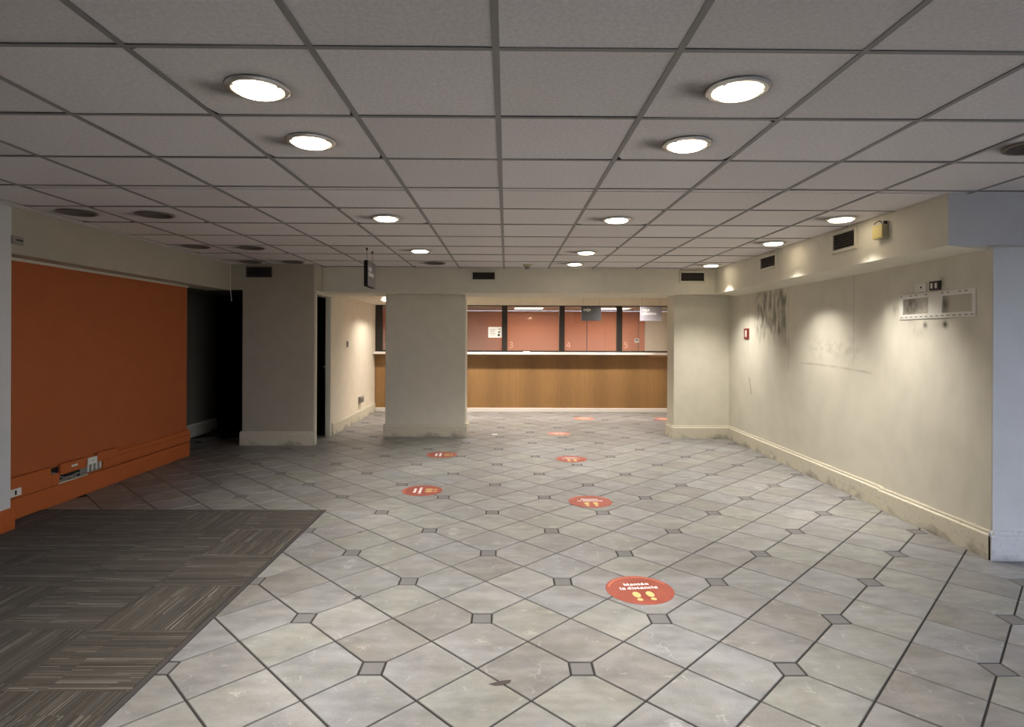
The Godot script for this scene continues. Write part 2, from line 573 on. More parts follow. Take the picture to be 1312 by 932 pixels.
func build_shell() -> void:
	# --- far room front: left block
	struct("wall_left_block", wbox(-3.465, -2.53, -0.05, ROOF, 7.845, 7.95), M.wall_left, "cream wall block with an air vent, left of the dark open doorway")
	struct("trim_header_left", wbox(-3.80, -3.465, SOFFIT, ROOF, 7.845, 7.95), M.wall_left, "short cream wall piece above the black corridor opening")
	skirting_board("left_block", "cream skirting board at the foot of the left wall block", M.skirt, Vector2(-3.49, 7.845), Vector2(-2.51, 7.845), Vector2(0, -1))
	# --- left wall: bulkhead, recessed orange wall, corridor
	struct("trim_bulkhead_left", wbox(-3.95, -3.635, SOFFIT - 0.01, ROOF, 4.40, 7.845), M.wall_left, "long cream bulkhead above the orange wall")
	struct("wall_left_orange", wbox(-3.95, -3.815, -0.05, SOFFIT - 0.005, 4.40, 7.14), M.orange, "matt orange recessed wall panel on the left")
	struct("trim_white_strip", wbox(-3.815, -3.80, SOFFIT - 0.035, SOFFIT - 0.012, 4.40, 7.14), M.trim_white, "thin pale strip along the top of the orange wall")
	struct("wall_left_front", wbox(-3.95, -3.635, -0.05, ROOF, -2.6, 4.40), M.wall_white, "white wall at the left edge, this side of the orange panel")
	skirting_board("left_front", "orange skirting end at the left edge below white wall", M.skirt_orange, Vector2(-3.635, -2.6), Vector2(-3.635, 4.41), Vector2(1, 0), 0.165)
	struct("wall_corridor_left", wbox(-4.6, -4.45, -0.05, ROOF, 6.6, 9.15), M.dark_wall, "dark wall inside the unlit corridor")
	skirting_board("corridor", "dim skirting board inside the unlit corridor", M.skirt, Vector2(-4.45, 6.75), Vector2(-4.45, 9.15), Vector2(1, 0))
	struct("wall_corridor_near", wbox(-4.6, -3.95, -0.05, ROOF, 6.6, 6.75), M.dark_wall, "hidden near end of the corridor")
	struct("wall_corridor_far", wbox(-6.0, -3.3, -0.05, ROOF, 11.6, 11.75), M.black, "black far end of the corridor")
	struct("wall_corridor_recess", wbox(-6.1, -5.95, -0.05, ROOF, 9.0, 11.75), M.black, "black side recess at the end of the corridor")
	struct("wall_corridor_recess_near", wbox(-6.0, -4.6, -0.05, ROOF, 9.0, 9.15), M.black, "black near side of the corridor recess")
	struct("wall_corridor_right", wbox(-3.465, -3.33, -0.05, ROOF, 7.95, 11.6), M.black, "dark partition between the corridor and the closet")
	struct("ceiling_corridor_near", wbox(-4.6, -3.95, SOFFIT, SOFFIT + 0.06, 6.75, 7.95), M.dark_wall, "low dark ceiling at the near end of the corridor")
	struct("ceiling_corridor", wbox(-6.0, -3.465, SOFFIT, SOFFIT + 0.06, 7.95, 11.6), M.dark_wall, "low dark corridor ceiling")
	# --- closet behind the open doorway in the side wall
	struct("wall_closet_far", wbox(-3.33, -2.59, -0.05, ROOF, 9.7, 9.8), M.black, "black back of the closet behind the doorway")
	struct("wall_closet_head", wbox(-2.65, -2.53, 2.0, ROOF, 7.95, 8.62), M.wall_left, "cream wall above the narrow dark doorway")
	# --- side wall of the far room
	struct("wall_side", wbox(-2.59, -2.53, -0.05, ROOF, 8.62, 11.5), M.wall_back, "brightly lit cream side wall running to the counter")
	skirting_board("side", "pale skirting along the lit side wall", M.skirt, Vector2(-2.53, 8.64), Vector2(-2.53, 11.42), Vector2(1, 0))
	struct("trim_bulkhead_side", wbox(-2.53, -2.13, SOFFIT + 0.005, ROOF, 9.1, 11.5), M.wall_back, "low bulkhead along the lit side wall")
	# --- cross beam and columns
	struct("trim_beam", wbox(-2.53, 3.2, SOFFIT, ROOF, 8.2, 9.1, 0.004), M.wall, "wide cream cross beam carried by the columns")
	struct("column", wbox(-1.738, -0.587, -0.05, SOFFIT, 8.565, 8.93, 0.006), M.wall, "square cream column in the middle of the opening")
	skirting_board("column", "skirting on the front of the middle column", M.skirt, Vector2(-1.764, 8.565), Vector2(-0.561, 8.565), Vector2(0, -1))
	skirting_board("column_right_side", "skirting on the right flank of the middle column", M.skirt, Vector2(-0.587, 8.565), Vector2(-0.587, 8.93), Vector2(1, 0))
	skirting_board("column_left_side", "skirting on the left flank of the middle column", M.skirt, Vector2(-1.738, 8.565), Vector2(-1.738, 8.93), Vector2(-1, 0))
	struct("column", wbox(2.385, 3.3, -0.05, SOFFIT, 8.46, 8.80, 0.006), M.wall, "cream column on the right, joined to the stained wall")
	skirting_board("right_column", "skirting on the front of the right column", M.skirt, Vector2(2.36, 8.46), Vector2(3.18, 8.46), Vector2(0, -1))
	skirting_board("right_column_side", "skirting on the left flank of the right column", M.skirt, Vector2(2.385, 8.46), Vector2(2.385, 8.80), Vector2(-1, 0))
	# --- right wall
	struct("wall_right", wall_uv(3.18, 0, 2.2, 4.95, 8.46), M.wall_stained, "cream right wall with dark rubbed stains under the bulkhead")
	struct("wall_right_pilaster", wall_uv(3.157, 0, 2.04, 3.84, 4.95), M.pilaster_stained, "slightly proud cream wall section carrying the screen bracket")
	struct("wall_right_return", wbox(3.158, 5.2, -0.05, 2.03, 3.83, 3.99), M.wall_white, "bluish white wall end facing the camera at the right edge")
	skirting_board("right", "grimy cream skirting along the right wall", M.skirt, Vector2(3.18, 8.46), Vector2(3.18, 4.95), Vector2(-1, 0))
	skirting_board("right_pilaster", "grimy cream skirting under the screen bracket", M.skirt, Vector2(3.157, 4.98), Vector2(3.157, 3.815), Vector2(-1, 0))
	skirting_board("right_return", "pale bluish skirting at the right edge", M.skirt_blue, Vector2(3.131, 3.83), Vector2(5.2, 3.83), Vector2(0, -1))
	# bulkhead with a slightly sloping underside
	var st := st_new()
	var prof := [Vector2(2.885, ROOF), Vector2(2.885, SOFFIT), Vector2(3.19, 2.012), Vector2(3.4, 2.012), Vector2(3.4, ROOF)]
	var c := Vector2(3.15, 2.4)
	for k in 5:
		var p: Vector2 = prof[k]
		var q: Vector2 = prof[(k + 1) % 5]
		var o := (p + q) / 2.0 - c
		face(st, [Vector3(p.x, p.y, -3.87), Vector3(p.x, p.y, -8.2), Vector3(q.x, q.y, -8.2), Vector3(q.x, q.y, -3.87)], Vector3(o.x, o.y, 0))
	for d in [3.87, 8.2]:
		var pts := []
		for p in prof: pts.append(Vector3(p.x, p.y, -d))
		face(st, pts, Vector3(0, 0, 1 if d < 5 else -1))
	struct("trim_bulkhead_right", done(st), M.wall, "cream bulkhead with two vents along the right wall")
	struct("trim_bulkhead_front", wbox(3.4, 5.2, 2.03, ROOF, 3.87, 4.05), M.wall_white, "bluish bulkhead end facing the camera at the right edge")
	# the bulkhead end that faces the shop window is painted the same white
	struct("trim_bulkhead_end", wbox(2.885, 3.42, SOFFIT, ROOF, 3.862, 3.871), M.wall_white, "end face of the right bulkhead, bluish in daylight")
	# --- front wall behind the camera, and the shop window on the right of it, which lets the daylight in
	struct("wall_front", wbox(-3.95, 5.35, -0.05, ROOF, -2.75, -2.6), M.wall_white, "front wall behind the camera")
	struct("wall_right_front", wbox(5.2, 5.35, -0.05, ROOF, 2.3, 4.05), M.wall_white, "white side wall before the shop window, out of frame")
	struct("wall_window_sill", wbox(5.2, 5.35, -0.05, 0.15, -2.6, 2.3), M.wall_white, "low sill of the shop window, out of frame")
	struct("wall_window_head", wbox(5.2, 5.35, 2.15, ROOF, -2.6, 2.3), M.wall_white, "wall above the shop window, out of frame")
	struct("floor_pavement", wbox(5.36, 16, -0.15, -0.02, -8, 8), M.slab, "grey pavement outside the shop window, out of frame")
	# --- far room: tray ceiling, fascia above the glass
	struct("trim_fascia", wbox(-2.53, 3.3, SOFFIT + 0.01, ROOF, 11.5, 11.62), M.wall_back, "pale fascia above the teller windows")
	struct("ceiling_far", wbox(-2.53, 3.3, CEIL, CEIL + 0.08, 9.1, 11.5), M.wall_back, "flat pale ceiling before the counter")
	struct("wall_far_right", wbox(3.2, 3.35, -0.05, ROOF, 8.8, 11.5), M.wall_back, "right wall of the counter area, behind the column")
	# --- teller room behind the glass
	struct("ceiling_teller", wbox(-2.68, 4.4, SOFFIT + 0.01, SOFFIT + 0.09, 11.62, 13.9), M.trim_white, "white ceiling of the teller room")
	struct("wall_teller_left", wbox(-2.68, -2.53, -0.05, SOFFIT, 11.5, 13.9), M.orange_back, "left wall of the teller room")
	struct("wall_teller_right", wbox(4.2, 4.35, -0.05, SOFFIT, 11.5, 13.9), M.wall_back, "right wall of the teller room")
	struct("wall_teller_front", wbox(3.2, 4.2, -0.05, SOFFIT, 11.5, 11.62), M.wall_back, "wall beside the teller windows, behind the column")
	struct("floor_teller", wbox(-2.68, 4.35, -0.1, 0.0, 11.6, 13.9), M.slab, "hidden grey floor of the teller room")
	var bw := struct("wall_back", wbox(-2.53, 4.2, -0.05, SOFFIT, 13.72, 13.9), M.board_dark, "rear wall of the teller room, orange boards and a pale end")
	for r in [[-2.53, 1.845], [1.865, 3.04], [3.055, 3.19]]:
		part("orange_board", wbox(r[0], r[1], 0.02, SOFFIT - 0.004, 13.70, 13.72, 0.003), M.orange_back, bw)
	part("pale_board", wbox(3.196, 4.2, 0.02, SOFFIT - 0.004, 13.64, 13.72, 0.003), M.wall_back, bw)
	# roof over everything, with thickness
	struct("ceiling_slab", wbox(-6.2, 5.4, ROOF, ROOF + 0.2, -2.8, 14.0), M.slab, "concrete slab above the suspended ceiling")

# suspended ceiling: bars and lay-in tiles on a 0.61 m grid
const GX := -0.039
const GD := 1.962
func build_ceiling(holes: Array) -> void:
	var ce := Node3D.new()
	ce.name = "ceiling"
	add_child(ce)
	tag(ce, "suspended ceiling of grey square tiles in a metal grid", "", "", "structure")
	var regions := [[-3.545, 2.885, 3.87, 8.2], [-3.545, 5.2, -2.6, 3.87]]
	for rg in regions:
		for i in range(-6, 9):
			for j in range(-8, 11):
				var x0 := maxf(GX + 0.61 * i, rg[0])
				var x1 := minf(GX + 0.61 * (i + 1), rg[1])
				var d0 := maxf(GD + 0.61 * j, rg[2])
				var d1 := minf(GD + 0.61 * (j + 1), rg[3])
				if x1 - x0 < 0.03 or d1 - d0 < 0.03: continue
				var hole = null
				for h in holes:
					if h[0] > x0 and h[0] < x1 and h[1] > d0 and h[1] < d1: hole = h
				var cx := (x0 + x1) / 2
				var cd := (d0 + d1) / 2
				var sx := x1 - x0 - 0.016
				var sd := d1 - d0 - 0.016
				var mesh: Mesh
				if hole == null:
					mesh = boxm(Vector3(sx, 0.014, sd), 0.001)
				else:
					mesh = holed(sx, sd, hole[0] - cx, -(hole[1] - cd), hole[2])
				var tilt := 0.0 if hole != null else 0.0035
				var tm: Material = M.tile_c[rng.randi() % 3]
				if hole != null: tm = M.tile_sooty[0 if hole[2] < 0.11 else 1]
				part("ceiling_tile", mesh, tm, ce, W(cx, CEIL + 0.0105 + rng.randf() * 0.002, cd), Vector3(rng.randf_range(-1, 1) * tilt, 0, rng.randf_range(-1, 1) * tilt))
	for i in range(-5, 9):
		var x := GX + 0.61 * i
		var far := 8.2 if x < 2.885 else 3.87
		var st := st_new()
		add_box(st, Vector3(x - 0.012, CEIL - 0.0005, -far), Vector3(x + 0.012, CEIL + 0.0022, 2.6), 0.0006)
		add_box(st, Vector3(x - 0.002, CEIL + 0.0022, -far), Vector3(x + 0.002, CEIL + 0.035, 2.6))
		part("grid_runner", done(st), M.bar, ce)
	for j in range(-7, 11):
		var d := GD + 0.61 * j
		var right := 2.885 if d > 3.87 else 5.2
		var st := st_new()
		add_box(st, Vector3(-3.545, CEIL + 0.0002, -d - 0.011), Vector3(right, CEIL + 0.002, -d + 0.011), 0.0006)
		add_box(st, Vector3(-3.545, CEIL + 0.002, -d - 0.002), Vector3(right, CEIL + 0.035, -d + 0.002))
		part("cross_bar", done(st), M.bar, ce)
	# the wall angle on the left, a plain strip
	var st := st_new()
	add_box(st, Vector3(-3.635, CEIL - 0.004, -7.845), Vector3(-3.545, CEIL + 0.004, 2.6), 0.001)
	part("wall_angle", done(st), M.tile_c[1], ce)

# a square plate with a round hole
func holed(sx: float, sd: float, hx: float, hz: float, r: float) -> ArrayMesh:
	var st := st_new()
	var n := 32
	var t := 0.007
	for s in n:
		var ring := []
		var rim := []
		for e in [s, s + 1]:
			var a: float = TAU * e / n + PI / 4
			var d := Vector2(cos(a), sin(a))
			ring.append(Vector2(hx, hz) + d * r)
			var k := 99.0
			if absf(d.x) > 1e-4: k = minf(k, ((signf(d.x) * sx / 2) - hx) / d.x)
			if absf(d.y) > 1e-4: k = minf(k, ((signf(d.y) * sd / 2) - hz) / d.y)
			rim.append(Vector2(hx, hz) + d * k)
		for y in [-t, t]:
			var pts := [Vector3(ring[0].x, y, ring[0].y), Vector3(ring[1].x, y, ring[1].y), Vector3(rim[1].x, y, rim[1].y), Vector3(rim[0].x, y, rim[0].y)]
			face(st, pts, Vector3(0, y, 0), pts.map(func(p): return Vector2((p.x - hx) / 1.22 + 0.5, (p.z - hz) / 1.22 + 0.5)))
		var mid: Vector2 = (ring[0] + ring[1]) / 2 - Vector2(hx, hz)
		face(st, [Vector3(ring[0].x, -t, ring[0].y), Vector3(ring[1].x, -t, ring[1].y), Vector3(ring[1].x, t, ring[1].y), Vector3(ring[0].x, t, ring[0].y)], Vector3(-mid.x, 0, -mid.y))
	return done(st)

# floor: square tiles laid on the diagonal, one corner of each cut for a small square inset
const LW := 0.9042
const LD := 0.4582
func build_floor() -> void:
	var fl := struct("floor", wbox(-6.1, 5.35, -0.12, -0.005, -2.75, 11.62), M.grout, "grey diagonal tile floor with small dark square insets")
	var ang := -0.0052
	var O := Vector2(-0.5742, 2.5739)
	var e1 := Vector2(LW / 4, LD / 2).rotated(ang)
	var e2 := Vector2(-LW / 4, LD / 2).rotated(ang)
	var cut := 0.051 * sqrt(2.0)
	var side := e1.length()
	# the four shapes, by which corner is cut; local (x, depth)
	var shapes := []
	for c in 4:
		var sq := [Vector2.ZERO, e1, e1 + e2, e2]
		var poly := PackedVector2Array()
		for k in 4:
			if k == c:
				var prev: Vector2 = sq[(k + 3) % 4]
				var next: Vector2 = sq[(k + 1) % 4]
				poly.append(sq[k].lerp(prev, cut / side))
				poly.append(sq[k].lerp(next, cut / side))
			else:
				poly.append(sq[k])
		shapes.append(poly)
	var tops := []
	var feet := []
	for c in 4:
		var p: PackedVector2Array = Geometry2D.offset_polygon(shapes[c], -0.0042, Geometry2D.JOIN_MITER)[0]
		var q: PackedVector2Array = Geometry2D.offset_polygon(shapes[c], -0.0062, Geometry2D.JOIN_MITER)[0]
		feet.append(p)
		tops.append(q)
	var meshes := []
	for c in 4:
		var st := st_new()
		tile_shape(st, tops[c], feet[c], Vector3.ZERO)
		meshes.append(done(st))
	var a0 := []
	for a in range(-60, 60):
		for b in range(-60, 60):
			var at := O + e1 * a + e2 * b
			var mid := at + (e1 + e2) / 2
			if mid.x < -4.9 or mid.x > 5.35 or mid.y < -1.2 or mid.y > 11.55: continue
			if mid.x < -3.95 and mid.y < 6.6: continue
			if mid.x < -2.7 and mid.y > 8.4: continue
			if mid.x > 3.4 and mid.y > 4.0: continue
			if mid.x < -1.75 and mid.y < 4.6: continue
			var ea := posmod(a, 2)
			var eb := posmod(b, 2)
			var c := 0 if ea == 0 and eb == 0 else 1 if ea == 1 and eb == 0 else 2 if ea == 1 and eb == 1 else 3
			var vx := absf(mid.x - 0.0093 * mid.y)
			var seen: bool = mid.y > 2.0 and vx < mid.y * 0.88 + 0.2
			a0.append([mid.y + (0.0 if seen else 100.0), c, at, rng.randi() % 6])
	a0.sort_custom(func(x, y): return x[0] < y[0])
	var rest := []
	for k in 6: rest.append(st_new())
	var n := 0
	for t in a0:
		if n < 300:
			part("floor_tile", meshes[t[1]], M.tile_f[t[3]], fl, Vector3(t[2].x, rng.randf_range(-0.0006, 0.0004), -t[2].y))
		else:
			tile_shape(rest[t[3]], tops[t[1]], feet[t[1]], Vector3(t[2].x, 0, -t[2].y))
		n += 1
	var am := ArrayMesh.new()
	for k in 6:
		rest[k].generate_normals()
		rest[k].commit(am)
		am.surface_set_material(k, M.tile_f[k])
	var o := part("far_floor_tiles", am, null, fl)
	o.set_meta("kind", "stuff")
	# insets
	var ist := st_new()
	var h := 0.0455
	var sqp := PackedVector2Array([Vector2(-h, -h), Vector2(h, -h), Vector2(h, h), Vector2(-h, h)])
	var sqt := PackedVector2Array([Vector2(-h + 0.002, -h + 0.002), Vector2(h - 0.002, -h + 0.002), Vector2(h - 0.002, h - 0.002), Vector2(-h + 0.002, h - 0.002)])
	tile_shape(ist, sqt, sqp, Vector3.ZERO)
	var im := done(ist)
	for a in range(-60, 60, 2):
		for b in range(-60, 60, 2):
			var at := O + e1 * a + e2 * b
			if at.x < -3.8 or at.x > 5.1 or at.y < -1.0 or at.y > 11.4: continue
			if at.x < -1.50 and at.y < 4.85: continue
			if at.x > 3.15 and at.y > 3.8: continue
			if at.x < -2.5 and at.y > 8.0: continue
			part("inset_tile", im, M.inset, fl, Vector3(at.x, -0.0008, -at.y), Vector3(0, -ang, 0))
	# broken tile edges
	for ch in [[-0.02, 2.463, 0.05, 0.3], [-0.815, 3.27, 0.035, 0.9], [-1.06, 4.37, 0.02, 0.2]]:
		var p := PackedVector2Array([Vector2(-1, 0.1), Vector2(-0.55, -0.3), Vector2(0.1, -0.42), Vector2(0.8, -0.2), Vector2(1, 0.12), Vector2(0.2, 0.24)])
		for k in p.size(): p[k] *= ch[2]
		part("broken_chip", prism(p, 0.0016), M.chip, fl, W(ch[0], 0.0, ch[1]), Vector3(-PI / 2, ch[3], 0))

func tile_shape(st: SurfaceTool, top: PackedVector2Array, foot: PackedVector2Array, at: Vector3) -> void:
	var n := top.size()
	var up := []
	for p in top: up.append(at + Vector3(p.x, 0, -p.y))
	face(st, up, Vector3.UP)
	var c := Vector2.ZERO
	for p in top: c += p / n
	if foot.size() != n: return
	for k in n:
		var l := (k + 1) % n
		var o := (foot[k] + foot[l]) / 2 - c
		var out := Vector3(o.x, 0.1, -o.y)
		face(st, [at + Vector3(top[k].x, 0, -top[k].y), at + Vector3(top[l].x, 0, -top[l].y), at + Vector3(foot[l].x, -0.003, -foot[l].y), at + Vector3(foot[k].x, -0.003, -foot[k].y)], out)
		face(st, [at + Vector3(foot[k].x, -0.003, -foot[k].y), at + Vector3(foot[l].x, -0.003, -foot[l].y), at + Vector3(foot[l].x, -0.009, -foot[l].y), at + Vector3(foot[k].x, -0.009, -foot[k].y)], Vector3(o.x, 0, -o.y))

# carpet of quarter-turned striped tiles with a rubber edge
func build_carpet() -> void:
	var x1 := -1.475
	var far := 4.895
	var t := thing("carpet", "dark striped carpet of quarter-turned tiles on the grey floor, lower left", "carpet", W(-2.5, 0, 3.0))
	var org := t.position
	var s := 0.5
	for i in range(0, 5):
		for j in range(0, 12):
			var xa := maxf(x1 - 0.028 - s * (i + 1), -3.788 if far - s * j > 4.45 else -3.610)
			var xb := x1 - 0.028 - s * i
			var da := maxf(far - s * (j + 1), -1.0)
			var db := far - s * j
			if xb - xa < 0.02: continue
			var turn := (i + j) % 2 == 0
			if rng.randf() < 0.18: turn = not turn
			var st := st_new()
			var g := 0.0006
			var pts := [W(xa + g, 0.009, da + g) - org, W(xb - g, 0.009, da + g) - org, W(xb - g, 0.009, db - g) - org, W(xa + g, 0.009, db - g) - org]
			var o := Vector2(rng.randf(), rng.randf())
			var uv := []
			for p in [Vector2(0, 0), Vector2((xb - xa) / s, 0), Vector2((xb - xa) / s, (db - da) / s), Vector2(0, (db - da) / s)]:
				uv.append(((Vector2(p.y, p.x) if turn else p) + o))
			face(st, pts, Vector3.UP, uv)
			for k in 4:
				var l := (k + 1) % 4
				var mid: Vector3 = (pts[k] + pts[l]) / 2 - (pts[0] + pts[2]) / 2
				var dn := Vector3(0, -0.008, 0)
				face(st, [pts[k], pts[l], pts[l] + dn, pts[k] + dn], mid, [uv[k], uv[l], uv[l], uv[k]])
			part("carpet_tile", done(st), M.carpet[rng.randi() % 4], t)
	var rs := st_new()
	add_box(rs, W(x1 - 0.028, 0.0005, far + 0.002) - org, W(x1, 0.0075, -1.0) - org, 0.002)
	part("edge_strip", done(rs), M.rubber, t)
	var fs := st_new()
	add_box(fs, W(-3.788, 0.0005, far + 0.012) - org, W(x1, 0.0075, far) - org, 0.002)
	part("edge_strip", done(fs), M.rubber, t)

# ------------------------------------------------------------------ lamps
func lamp_lit(x: float, d: float, y: float, label: String, group: String, power: float, col: Color, cone: float) -> void:
	var t := thing("ceiling_downlight", label, "lamp", W(x, y, d), 0.0, group)
	if not cache.has("lamp_ring"):
		cache["lamp_ring"] = lathe([Vector2(0.118, 0.0), Vector2(0.117, -0.004), Vector2(0.110, -0.009), Vector2(0.098, -0.0105), Vector2(0.094, -0.008), Vector2(0.0935, 0.002), Vector2(0.0955, 0.03), Vector2(0.094, 0.0305)], 48)
		cache["lamp_can"] = lathe([Vector2(0.0955, 0.028), Vector2(0.09, 0.07), Vector2(0.06, 0.11), Vector2(0.0, 0.115)], 32)
		cache["lamp_glass"] = lathe([Vector2(0.0, 0.012), Vector2(0.078, 0.012), Vector2(0.0825, 0.005), Vector2(0.0825, -0.010), Vector2(0.078, -0.0145), Vector2(0.05, -0.0175), Vector2(0.0, -0.0185)], 40)
		cache["lamp_clip"] = boxm(Vector3(0.012, 0.012, 0.014), 0.002)
	part("trim_ring", cache["lamp_ring"], M.chrome, t)
	part("reflector", cache["lamp_can"], M.chrome, t)
	part("glass_disc", cache["lamp_glass"], M.glow, t, Vector3(0, -0.004, 0))
	for k in 3:
		var a := TAU * k / 3.0 + 0.35
		part("clip", cache["lamp_clip"], M.chrome, t, Vector3(0.094 * cos(a), -0.006, 0.094 * sin(a)), Vector3(0, -a, 0))
	var l := SpotLight3D.new()
	l.name = "lamp_light"
	l.light_color = col
	l.light_energy = power
	l.light_size = 0.085
	l.spot_range = 16.0
	l.spot_attenuation = 2.0
	l.spot_angle = cone
	l.spot_angle_attenuation = 1.0
	l.shadow_enabled = true
	t.add_child(l)
	l.position = Vector3(0, -0.028, 0)
	l.rotation = Vector3(-PI / 2, 0, 0)

func lamp_dead(x: float, d: float, y: float, label: String) -> void:
	var t := thing("unlit_downlight", label, "lamp", W(x, y, d), 0.0, "unlit downlights")
	if not cache.has("dead_ring"):
		cache["dead_ring"] = lathe([Vector2(0.136, 0.0), Vector2(0.135, -0.004), Vector2(0.126, -0.008), Vector2(0.116, -0.006), Vector2(0.114, 0.02), Vector2(0.112, 0.02)], 48)
		cache["dead_can"] = lathe([Vector2(0.114, 0.018), Vector2(0.108, 0.09), Vector2(0.05, 0.11), Vector2(0.0, 0.11)], 32)
		cache["dead_socket"] = lathe([Vector2(0.0, 0.11), Vector2(0.03, 0.11), Vector2(0.03, 0.06), Vector2(0.026, 0.055), Vector2(0.0, 0.055)], 20)
	part("trim_ring", cache["dead_ring"], M.soot, t)
	part("housing", cache["dead_can"], M.dull, t)
	part("lamp_socket", cache["dead_socket"], M.grey_plastic, t)

func build_lamps() -> Array:
	var holes := []
	var warm := c8(255, 249, 239)
	var P := 3.9
	var lit := [
		[-0.954, 2.285, "lit round downlight, nearest of the left row"], [-0.954, 2.90, "lit round downlight, second nearest of the left row"],
		[-0.962, 4.75, "lit round downlight, third of the left row, above the floor marks"], [-0.95, 6.53, "lit round downlight, farthest lit one of the left row, beside the hanging sign"],
		[0.878, 2.262, "lit round downlight, nearest and largest of the middle row"], [0.880, 2.905, "lit round downlight, second nearest of the middle row"],
		[0.880, 4.76, "lit round downlight, third of the middle row"], [0.882, 6.60, "lit round downlight, fourth of the middle row"], [0.870, 7.62, "lit round downlight, farthest of the middle row, next to the beam"],
		[2.643, 4.68, "lit round downlight beside the bulkhead, above the larger vent and the yellow box"], [2.645, 5.88, "lit round downlight, middle of the three beside the bulkhead"], [2.650, 7.69, "lit round downlight in the corner where bulkhead meets beam"]]
	for a in lit:
		holes.append([a[0], a[1], 0.099])
		lamp_lit(a[0], a[1], CEIL, a[2], "lit downlights in the tile ceiling", P * (1.3 if a[0] > 2.0 else 1.0), warm, 55.0 if a[0] < 2.0 else 50.0 if a[1] > 7.0 else 47.0)
	var dead := [
		[-3.315, 4.62, "unlit dark downlight, nearest one beside the left wall"], [-2.755, 4.68, "unlit dark downlight, nearest of the second row from the left wall"],
		[-3.29, 6.33, "unlit dark downlight, second one beside the left wall"], [-2.74, 6.40, "unlit dark downlight, second of the row nearest the left vent"],
		[-3.26, 7.60, "unlit dark downlight right above the left vent, close to the corner"], [-2.72, 7.60, "unlit dark downlight above the right edge of the left wall block"],
		[-0.925, 7.64, "unlit dark downlight at the far end of the left row, before the beam"], [2.60, 2.90, "unlit dark downlight cut by the right edge of the picture"]]
	for a in dead:
		holes.append([a[0], a[1], 0.117])
		lamp_dead(a[0], a[1], CEIL, a[2])
	# downlights of the counter area, hidden above the beam
	for a in [[-1.86, 10.45, "lit downlight over the counter by the lit side wall"], [-0.55, 10.55, "lit downlight over the counter behind the middle column"], [0.72, 10.55, "lit downlight over the counter before teller window three"], [2.15, 10.55, "lit downlight over the counter before teller window five"]]:
		lamp_lit(a[0], a[1], CEIL - 0.001, a[2], "downlights over the counter", 4.6 if a[0] < -1.0 else 6.6, c8(255, 244, 232), 66.0)
	# lit panels in the teller room ceiling
	for x in [0.47, 2.28]:
		var t := thing("ceiling_light_panel", "bright square ceiling panel in the teller room, seen through pane " + ("three" if x < 1 else "five"), "lamp", W(x, SOFFIT + 0.01, 12.6), 0.0, "teller room light panels")
		part("frame", boxm(Vector3(0.66, 0.016, 0.66), 0.003), M.trim_white, t)
		part("diffuser", boxm(Vector3(0.60, 0.006, 0.60), 0.001), M.panel_glow, t, Vector3(0, -0.009, 0))
		var l := AreaLight3D.new()
		l.name = "panel_light"
		l.area_size = Vector2(0.58, 0.58)
		l.light_color = c8(255, 242, 224)
		l.light_energy = 1.7
		l.area_range = 14.0
		l.area_attenuation = 2.0
		l.shadow_enabled = true
		t.add_child(l)
		l.position = Vector3(0, -0.02, 0)
		l.rotation = Vector3(-PI / 2, 0, 0)
	return holes

# ------------------------------------------------------------------ things
func vent(label: String, at: Vector3, turn: float, w: float, h: float, slats: int, framed: bool) -> void:
	var t := thing("air_vent", label, "vent", at, turn, "wall air vents")
	var b := 0.026 if framed else 0.008
	part("backing", boxm(Vector3(w - b, h - b, 0.004)), M.vent_dark, t, Vector3(0, 0, 0.003))
	var st := st_new()
	add_box(st, Vector3(-w / 2, h / 2 - b, 0), Vector3(w / 2, h / 2, 0.02), 0.003)
	add_box(st, Vector3(-w / 2, -h / 2, 0), Vector3(w / 2, -h / 2 + b, 0.02), 0.003)
	add_box(st, Vector3(-w / 2, -h / 2 + b, 0), Vector3(-w / 2 + b, h / 2 - b, 0.02), 0.003)
	add_box(st, Vector3(w / 2 - b, -h / 2 + b, 0), Vector3(w / 2, h / 2 - b, 0.02), 0.003)
	part("frame", done(st), M.vent_frame if framed else M.dull, t)
	var ih := h - 2 * b
	for k in slats:
		var y := -ih / 2 + ih * (k + 0.5) / slats
		part("slat", boxm(Vector3(w - 2 * b, 0.0025, 0.016), 0.0008), M.vent_slat, t, Vector3(0, y, 0.011), Vector3(0.6, 0, 0))

